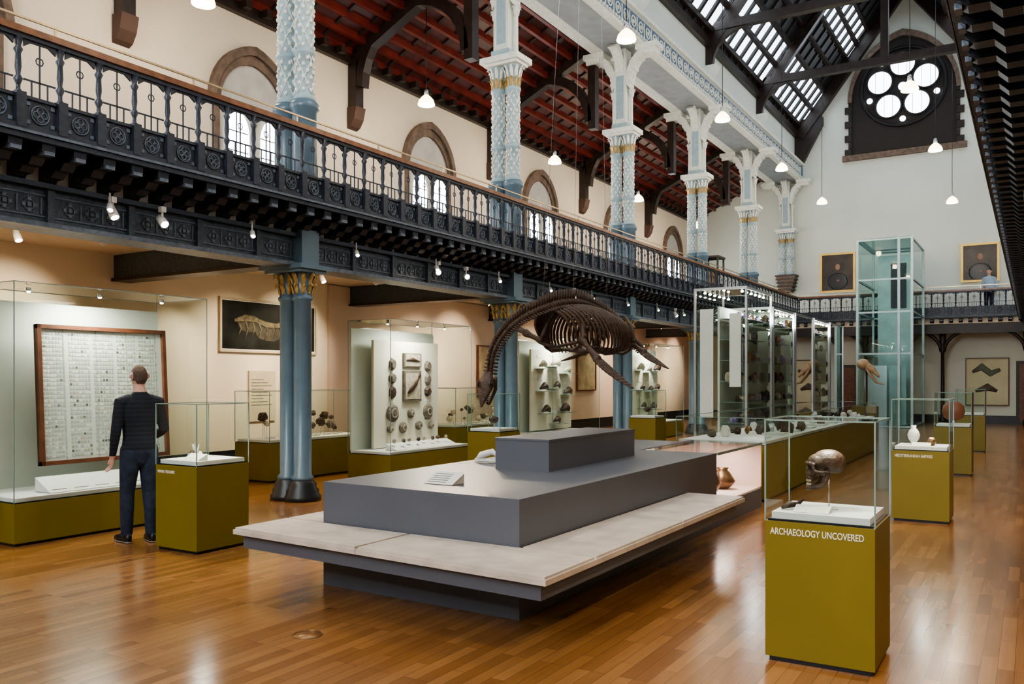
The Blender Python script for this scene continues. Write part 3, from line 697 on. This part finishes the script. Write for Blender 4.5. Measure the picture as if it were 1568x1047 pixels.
for k,(ya,yb,za,zb_) in enumerate([(14.0,14.9,1.4,2.4),(18.6,19.8,1.2,2.5),(24.3,25.6,1.3,2.5),(29,30.2,1.2,2.4)]):
    b=pic_x(ya,yb,za,zb_,frame_w,mat('poster_tan',(.5,.4,.25),.6,var=.3,vs=4),None,XW+.07,.04); b.obj('information_panel')
def pic_y(x0,x1,z0,z1,fr,mt,bw=.08):
    b=MB(); y=YE-.005
    b.box(x0,x1,y-.04,y,z0,z1,mt)
    for q in((x0-bw,x0,z0-bw,z1+bw),(x1,x1+bw,z0-bw,z1+bw),(x0,x1,z0-bw,z0),(x0,x1,z1,z1+bw)): b.box(q[0],q[1],y-.09,y,q[2],q[3],fr)
    return b
pf=mat('frame_gilt',(.62,.42,.12),.35,metal=.6,bump=.3)
pd=mat('portrait_dark',(.04,.028,.022),.4,var=.6,vs=2); skin=mat('skin',(.58,.33,.24),.5,var=.06,vs=20)
fl=mat('painted_flesh',(.30,.17,.11),.5)
for x0,x1,z0,z1 in((-7.25,-6.07,5.2,6.62),(-2.2,-1.1,5.32,6.6)):
    b=pic_y(x0,x1,z0,z1,pf,pd); cx=(x0+x1)/2; cz=(z0+z1)/2
    b.ell((cx,YE-.05,cz+.22),(.10,.012,.13),fl,12,8); b.ell((cx,YE-.048,cz-.35),(.38,.01,.34),black,14,8); b.ell((cx+.02,YE-.055,cz-.32),(.06,.01,.05),fl,8,6); b.obj('portrait_painting')
b=pic_y(-2.1,-.75,.7,2.4,frame_w,mat('poster_cream',(.66,.62,.42),.6,var=.08,vs=2),.03)
b.tube([(-1.9,YE-.055,1.9),(-1.6,YE-.055,2.1),(-1.3,YE-.055,1.85),(-1.0,YE-.055,2.0)],[(.05,.01),(.14,.01),(.12,.01),(.06,.01)],celld,8,up=(0,0,1))
b.tube([(-1.8,YE-.055,1.2),(-1.4,YE-.055,1.35),(-1.1,YE-.055,1.2)],[(.05,.01),(.14,.01),(.05,.01)],fossil,8,up=(0,0,1)); b.obj('wall_poster')
b=MB(); b.box(-6.9,-5.9,YE-.08,YE-.005,.0,2.2,dwood); b.box(-6.8,-6.0,YE-.1,YE-.07,.1,2.1,frame_w); b.obj('door_1')
b=MB(); b.box(-.5,.5,YE-.08,YE-.005,.0,2.3,dwood); b.box(-.4,.4,YE-.1,YE-.07,.1,2.2,frame_w); b.obj('door_2')
t=MB(); t.box(XW,4.24,YE-.03,YE,0,.3,black); t.obj('baseboard_end')
# ---------------------------------------------------------------- lamps
WARM=(1,.83,.62)
def light(kind,name,loc,en,col=WARM,size=.1,rot=None,spot=None,blend=.6):
    l=bpy.data.lights.new(name,kind); l.energy=en; l.color=col
    if kind=='AREA': l.size=size
    else: l.shadow_soft_size=size
    if spot: l.spot_size=math.radians(spot); l.spot_blend=blend
    o=bpy.data.objects.new(name,l); o.location=loc; scene.collection.objects.link(o)
    if rot is not None:
        o.rotation_euler=(Vector(rot)-Vector(loc)).to_track_quat('-Z','Y').to_euler()
    return o
def pendant(x,y,z,top):
    b=MB(); b.tube([(x,y,z+.28),(x,y,top)],.008,black,5)
    b.lathe([(.17,z),(.175,z+.02),(.15,z+.10),(.09,z+.17),(.05,z+.20)],x,y,lampm,18)
    b.lathe([(.05,z+.2),(.045,z+.3),(.015,z+.34)],x,y,steel,12)
    b.obj('pendant_lamp')
    light('POINT','pendant_light',(x,y,z-.12),90,size=.12)
for cy in COLY:
    pendant(-10.5,cy,7.2,9.42); pendant(-6.1,cy,7.6,11.96); pendant(-2.16,cy,7.2 if cy>28 else 7.6,11.96)
def spotfix(x,y,z,target,en=120,ang=60):
    b=MB(); b.box(x-.03,x+.03,y-.03,y+.03,z+.1,z+.16,deck)
    d=(Vector(target)-Vector((x,y,z))).normalized(); p=Vector((x,y,z))
    b.tube([p-d*.07,p+d*.07],[.045,.05],deck,12); b.tube([p+d*.071,p+d*.073],.04,bulb,12); b.tube([p,(x,y,z+.12)],.012,deck,6)
    b.obj('spotlight')
    if en>0: light('SPOT','spot_light',tuple(p+d*.1),en,size=.05,rot=target,spot=ang,blend=.8)
spotfix(-8.25,5.45,3.4,(-6.6,5.6,.8),200,50); spotfix(-8.25,6.05,3.4,(-4.5,5.5,.5),260)
spotfix(-8.25,11.2,3.4,(-4.5,7.0,.8),260,50); spotfix(-8.25,12.,3.4,(-4.2,9.0,2),280,50); spotfix(-8.25,16.,3.4,(-6,15,.5),220)
spotfix(-8.25,22.,3.4,(-6,22,.5),220)
for cy in (5.7,11.1,16.6,22.,27.5,32.):
    spotfix(-10.0,cy-.8,3.45,(-12.4,cy-.5,1.8),300,65); spotfix(-10.3,cy+1,3.45,(-12.4,cy+.9,2.2),300,65)
    spotfix(-10.9,cy+.2,3.45,(-9.3,cy+.3,.4),160,70)
    spotfix(-9.0,cy+1.9,3.45,(-9.3,cy+.6,1.4),0); spotfix(-11.6,cy-1.6,3.45,(-12.4,cy-1.8,1.4),90,80); spotfix(-9.0,cy-1.7,3.45,(-8.2,cy-2.6,0),120,70)
    for xx in(-10.6,2.34):  # right-aisle row is unseen, added to brighten the dark floor there
        b=MB(); b.lathe([(.10,3.60),(.10,3.62)],xx,cy,steel,16); b.lathe([(.075,3.59),(.075,3.60)],xx,cy,bulb,16); b.obj('recessed_and_added_downlight')
        light('SPOT','downlight_and_added_fill',(xx,cy,3.56),130,size=.08,rot=(xx,cy,0),spot=150,blend=1)
for k in range(16): 
    yk=3.5+k*1.9; b=MB(); p=Vector((-8.22,yk,3.47)); b.tube([p+Vector((0,0,.12)),p],.01,deck,5); b.tube([p,p+Vector((.05,-.03,-.07))],[.028,.034],deck,10); b.tube([p+Vector((.05,-.03,-.071)),p+Vector((.051,-.031,-.073))],.028,bulb,10); b.obj('track_spot')
for cy in(5.7,11.8,17.1,22.7):
    light('AREA','case_light',(-8.95,cy,2.54),42,col=(1,.97,.88),size=.5,rot=(-9.1,cy,0))
for x_,y_ in((-1.04,5.34),(-1.1,11.1),(-6.97,5.57)):
    light('AREA','case_light',(x_,y_,1.39),4.5,col=(1,.94,.84),size=.12,rot=(x_,y_,0))
for yy in(9.7,10.2,10.7): light('AREA','vitrine_light',(-3.4,yy,.785),6,col=(1,.85,.78),size=.3,rot=(-3.4,yy,0))
for k in range(5): light('POINT','cabinet_light',(-4.75,16.9+1.95*k,2.9),40,col=(.98,.96,1),size=.1)
for yy in (-4,2,8): spotfix(.0,yy+1.5,3.4,(-1.5,yy+5,0),220,90)
# ---------------------------------------------------------------- plesiosaur skeleton
b=MB()
S=[(-4.37,6.73,1.66),(-4.38,6.82,1.90),(-4.36,7.01,2.10),(-4.30,7.22,2.24),(-4.22,7.5,2.35),(-4.15,7.78,2.42),(-4.11,8.15,2.44),(-4.11,8.62,2.39),(-4.12,9.08,2.30),(-4.19,9.63,2.16),(-4.25,10.18,2.0)]
S=[Vector(p) for p in S]
def cat(t):
    i=min(int(t),len(S)-2); u=t-i; p0=S[max(i-1,0)];p1=S[i];p2=S[i+1];p3=S[min(i+2,len(S)-1)]
    return .5*((2*p1)+(-p0+p2)*u+(2*p0-5*p1+4*p2-p3)*u*u+(-p0+3*p1-3*p2+p3)*u**3)
T=len(S)-1
b.tube([cat(T*k/60) for k in range(61)],[.022+.02*math.sin(pi*min(1,k/60)) for k in range(61)],bone,8)
NV=78
for k in range(2,NV):
    t=T*k/NV; p=cat(t); d=(cat(min(T,t+.03))-cat(max(0,t-.03))).normalized(); w_=.036+.026*math.exp(-((t-5.5)/2.6)**2)-(.016*max(0,(t-8)/2))
    b.tube([p-d*.018,p-d*.008,p+d*.008,p+d*.018],[w_,w_*.8,w_*.8,w_],bone,8)
    hs=.06+.08*math.exp(-((t-5.5)/2.6)**2); up=Vector((0,0,1)); n_=(up-d*up.dot(d))
    n_=n_.normalized()
    b.tube([p+n_*.02,p+n_*hs*1.1+d*.02],[(.012,.020),(.008,.020)],bone,6)
    sd=d.cross(n_)
    for s_ in(-1,1): b.tube([p,p+sd*s_*(.07+.04*math.exp(-((t-5.5)/2)**2))-n_*.03],[.015,.009],bone,5)
for k in range(23):
    t=4.2+k*.165; p=cat(t); q_=math.sin(pi*(k+2.2)/25); sz=.12+.20*q_
    for s_ in(-1,1):
        pts=[]
        for j in range(10):
            a=j/9*2.05
            pts.append(p+Vector((s_*sz*1.15*math.sin(a),.02+.16*(j/9)**1.3,-.01-sz*1.05*(1-math.cos(a)))))
        b.tube(pts,[.017]*7+[.015,.012,.007],bone,6)
for k in range(8):
    y=8.15+k*.10; b.tube([(-4.34,y+.03,1.99),(-4.22,y-.02,1.95),(-4.12,y-.05,1.94),(-4.02,y-.02,1.95),(-3.90,y+.03,1.99)],[.008,.014,.015,.014,.008],bone,6)
for (y0,w_) in((7.78,1.),(9.05,.9)):
    for s_ in(-1,1):
        b.tube([(-4.13+s_*.02,y0,1.95),(-4.13+s_*.10,y0+.05,1.945),(-4.13+s_*.2,y0+.02,2.0),(-4.13+s_*.25,y0-.03,2.08)],[(.10*w_,.016),(.12*w_,.018),(.07,.022),(.04,.03)],bone,10,round_=True,up=(0,1,0))
        b.tube([(-4.13+s_*.25,y0-.03,2.06),(-4.13+s_*.20,y0+.03,2.24),(-4.13+s_*.1,y0+.08,2.36)],[.03,.022,.018],bone,8,round_=True)
        b.tube([(-4.13+s_*.04,y0-.18,1.98),(-4.13+s_*.2,y0-.10,2.02)],[(.06,.014),(.03,.02)],bone,8,round_=True,up=(0,1,0))
def flip(a,c,e,wid):
    a,c,e=Vector(a),Vector(c),Vector(e)
    b.tube([a,(a*2+c)/3,(a+2*c)/3,c],[.040,.025,.030,.045],bone,8,round_=True)
    d=(e-c); L_=d.length; d.normalize(); sd=d.cross(Vector((0,0,1))).normalized()
    for f_ in range(5):
        off=(f_-2)/2
        nj=11
        for j in range(nj):
            t0=j/nj; t1=(j+.9)/nj
            wv=lambda t:wid*math.sin(pi*(.22+.76*t))**.9
            p0=c+d*L_*t0+sd*off*wv(t0)-sd*0.10*t0*t0; p1=c+d*L_*t1+sd*off*wv(t1)-sd*0.10*t1*t1
            r_=.017*(1-.6*t0)
            b.tube([p0,(p0+p1)/2,p1],[r_,r_*.75,r_],bone,6)
flip((-3.90,7.74,2.05),(-3.68,7.64,1.85),(-3.27,7.38,1.56),.052)
flip((-4.38,7.74,2.05),(-4.62,7.85,2.14),(-5.05,8.1,2.31),.050)
flip((-3.90,9.02,2.05),(-3.72,8.92,1.95),(-3.40,8.60,1.76),.047)
flip((-4.35,9.02,2.05),(-4.6,9.2,1.97),(-4.95,9.45,1.87),.045)
sk=Vector((-4.37,6.71,1.66)); dn=Vector((-.10,-.22,-.96)).normalized()
b.tube([sk+dn*-.03,sk+dn*.03,sk+dn*.09,sk+dn*.18,sk+dn*.27],[(.05,.04),(.085,.05),(.08,.045),(.05,.03),(.014,.014)],bone,14,round_=True,up=(1,0,0))
off=Vector((0,.085,-.01))
for s_ in(-1,1):
    b.tube([sk+off*.6+Vector((s_*.06,0,0)),sk+dn*.1+off+Vector((s_*.06,0,0)),sk+dn*.24+off*1.3+Vector((s_*.01,0,0))],[.018,.02,.012],bone,6,round_=True)
    b.torus((sk+dn*.06)+Vector((s_*.066,-.02,0)),.028,.010,0,bone,12,5)
    b.ell(sk+dn*.06+Vector((s_*.064,-.02,0)),(.022,.022,.022),black,8,6)
for k in range(8):
    for s_ in(-1,1): b.tube([sk+dn*(.1+.018*k)+Vector((s_*(.055-.005*k),.03,0)),sk+dn*(.1+.018*k)+Vector((s_*(.055-.005*k),.07,0))],[.004,.001],paper,4)
b.obj('plesiosaur_skeleton')
b=MB()
for (px,py,pz) in((-4.13,8.0,2.5),(-4.11,8.8,2.42),(-4.22,7.5,2.40)): b.tube([(px,py,pz),(-4.13,8.4,11.94)],.002,steel,4)
b.obj('trim_suspension_wires')
b=MB(); b.box(-4.2,-3.6,24.6,25.2,.0,.9,olive); b.tube([(-3.9,24.9,.9),(-3.9,24.9,1.9)],.02,steel,6)
bn=mat('pale_bone',(.36,.24,.14),.6,var=.3,vs=10)
b.ell((-3.95,24.9,2.05),(.17,.14,.15),bn,12,8); b.tube([(-3.85,24.9,2.0),(-3.7,24.88,1.9),(-3.55,24.85,1.72)],[.11,.08,.035],bn,10,round_=True)
for s_ in(-1,1): b.tube([(-3.85,24.9+s_*.1,1.92),(-3.75,24.9+s_*.12,1.75),(-3.6,24.9+s_*.1,1.55),(-3.42,24.9+s_*.08,1.5)],[.03,.03,.025,.01],bn,8,round_=True)
b.obj('mammal_skull')
# ---------------------------------------------------------------- people
def human(name,loc,rotz,scale,top_m,leg_m,hair_m):
    h=MB(); d=skin
    rings=[(0,0,.84,.15,.10),(0,0,.90,.168,.118),(0,-.005,.97,.165,.12),(0,0,1.06,.155,.112),(0,.0,1.16,.163,.115),(0,-.008,1.27,.183,.122),(0,-.012,1.36,.19,.115),(0,-.015,1.42,.165,.10),(0,-.015,1.465,.11,.08),(0,-.008,1.50,.066,.066),(0,0,1.54,.056,.06),(0,.008,1.59,.055,.06)]
    h.tube([r[:3] for r in rings],[(r[3],r[4]) for r in rings],d,20,up=(1,0,0),round_=True)
    h.ell((0,.005,1.665),(.077,.094,.112),d,20,14); h.ell((0,.035,1.61),(.056,.068,.06),d,16,10)
    h.ell((0,.07,1.575),(.03,.03,.025),d,10,8)
    h.tube([(0,.095,1.665),(0,.112,1.64),(0,.10,1.628)],[.009,.014,.012],d,8,round_=True)
    h.tube([(-.022,.09,1.602),(.022,.09,1.602)],[.010,.010],d,8,round_=True)
    for s in(-1,1):
        h.tube([(s*.076,-.005,1.685),(s*.088,-.014,1.672),(s*.084,-.008,1.65),(s*.074,0,1.635)],[(.008,.014),(.009,.02),(.009,.016),(.007,.008)],d,8,round_=True)
        h.ell((s*.032,.078,1.685),(.02,.016,.012),d,8,6)
    for s in(-1,1):
        sh=Vector((s*.185,-.012,1.395))
        if s==-1: el=Vector((-.235,-.04,1.12)); wr=Vector((-.245,.03,.87)); hd=Vector((.0,.06,-.17)).normalized()
        else: el=Vector((.235,-.03,1.12)); wr=Vector((.17,.19,1.02)); hd=Vector((-.75,.5,.1)).normalized()
        h.tube([(s*.10,-.01,1.415),sh,sh.lerp(el,.35),el,el.lerp(wr,.3),wr],[.07,.066,.056,.049,.046,.031],d,14,round_=True)
        side=Vector((0,1,0)) if s==-1 else Vector((0,.3,1)).normalized()
        side=(side-hd*side.dot(hd)).normalized(); pn=hd.cross(side)*(1 if s==-1 else -1)
        h.tube([wr,wr+hd*.04,wr+hd*.09],[(.026,.02),(.038,.016),(.040,.014)],d,12,round_=True,up=side)
        for k,(o_,ln) in enumerate(((.030,.068),(.010,.078),(-.010,.072),(-.029,.056))):
            p0=wr+hd*.085+side*o_; p1=p0+hd*ln*.45-pn*.006; p2=p1+hd*ln*.33-pn*.016; p3=p2+hd*ln*.2-pn*.02
            h.tube([p0,p1,p2,p3],[.0095,.009,.0085,.0075],d,8,round_=True)
        p0=wr+hd*.03+side*.03; h.tube([p0,p0+hd*.035+side*.022-pn*.006,p0+hd*.07+side*.026-pn*.014],[.012,.011,.009],d,8,round_=True)
        fx=s*.10; fy=.07 if s==-1 else -.04
        h.tube([(s*.085,0,.92),(s*.092,fy*.15,.76),(s*.098,.02+fy*.5,.50),(fx,-.005+fy*.8,.34),(fx,-.01+fy,.10)],[.098,.092,.070,.066,.056],d,16,round_=True)
        ox=s*.02
        h.tube([(fx,-.055+fy,.052),(fx+ox*.3,.02+fy,.055),(fx+ox,.11+fy,.042),(fx+ox*1.4,.185+fy,.034)],[(.036,.046),(.042,.05),(.048,.038),(.034,.03)],d,14,round_=True,up=(1,0,0))
        h.tube([(fx,-.07+fy,.014),(fx+ox*.3,.02+fy,.014),(fx+ox,.11+fy,.014),(fx+ox*1.4,.20+fy,.014)],[(.036,.013),(.04,.013),(.05,.013),(.032,.013)],d,14,round_=True,up=(1,0,0))
    me=remeshed(h,name,.0065,3)
    me.materials.clear()
    shoe=black; sole=mat('shoe_sole',(.5,.5,.48),.6)
    for m_ in(skin,hair_m,top_m,leg_m,shoe,sole): me.materials.append(m_)
    for p in me.polygons:
        x,y,z=p.center; ax=abs(x)
        if z>1.505:
            hair=(z>1.725) or (z>1.615 and y<.005 and not (ax>.07 and y>-.03 and z<1.70)) or (z>1.70 and y<.06) or (z>1.58 and y<-.045)
            k=1 if hair else 0
        elif x<-.2 and z<.875: k=0
        elif x>-.12 and y>.135 and z>.9 and z<1.15 and (Vector((x,y,z))-Vector((.17,.19,1.02))).dot(Vector((-.75,.5,.1)))>0.0: k=0
        elif z>.93 or (ax>.2 and z>.8): k=2
        elif z>.085: k=3
        elif z>.016: k=4
        else: k=5
        p.material_index=k; p.use_smooth=True
    ob=bpy.data.objects.new(name,me); scene.collection.objects.link(ob)
    ob.location=loc; ob.rotation_euler=(0,0,rotz); ob.scale=(scale,)*3
    e=MB()
    for s in(-1,1): e.ell((s*.032,.092,1.684),(.010,.006,.006),paper,8,6); e.ell((s*.032,.0975,1.684),(.005,.002,.005),black,8,6)
    e.obj('eyes',parent=ob)
    return ob
def striped():
    m=mat('navy_sweater',(.014,.016,.028),.9,var=.2,vs=20); nt=m.node_tree; N=nt.nodes; L=nt.links
    tc=N.new('ShaderNodeTexCoord'); wv=N.new('ShaderNodeTexWave'); wv.bands_direction='Z'; wv.inputs['Scale'].default_value=7
    L.new(tc.outputs['Object'],wv.inputs['Vector']); rp=N.new('ShaderNodeValToRGB'); rp.color_ramp.elements[0].position=.8; rp.color_ramp.elements[1].position=.9
    rp.color_ramp.elements[0].color=(.008,.010,.016,1); rp.color_ramp.elements[1].color=(.015,.018,.028,1)
    L.new(wv.outputs['Color'],rp.inputs[0]); L.new(rp.outputs[0],N['Principled BSDF'].inputs['Base Color']); return m
denim=mat('dark_denim',(.016,.024,.046),.85,var=.3,vs=18,bump=.2,bs=30)
hair=mat('short_grey_hair',(.10,.065,.045),.8,var=.4,vs=60,bump=.5,bs=200)
human('standing_visitor',(-7.70,5.38,0),math.radians(74),1.01,striped(),denim,hair)
human('gallery_visitor',(-1.32,35.0,3.95),math.radians(170),.93,mat('pale_blue_shirt',(.35,.45,.6),.8),denim,hair)
# ---------------------------------------------------------------- world / camera
wd=bpy.data.worlds.new('World'); scene.world=wd; wd.use_nodes=True
bg=wd.node_tree.nodes['Background']; bg.inputs[0].default_value=(.7,.82,1,1); bg.inputs[1].default_value=1.0
cd=bpy.data.cameras.new('Camera'); co=bpy.data.objects.new('Camera',cd); scene.collection.objects.link(co)
co.location=(0,0,1.65); co.rotation_euler=(pi/2,0,math.radians(31.42)); cd.sensor_width=36; cd.lens=29.94; cd.shift_y=.036; cd.clip_start=.05; cd.clip_end=200
scene.camera=co
scene.cycles.transparent_max_bounces=32
scene.view_settings.view_transform='AgX'
try: scene.view_settings.look='AgX - Medium High Contrast'
except Exception as e: print(e)
scene.view_settings.exposure=0.15
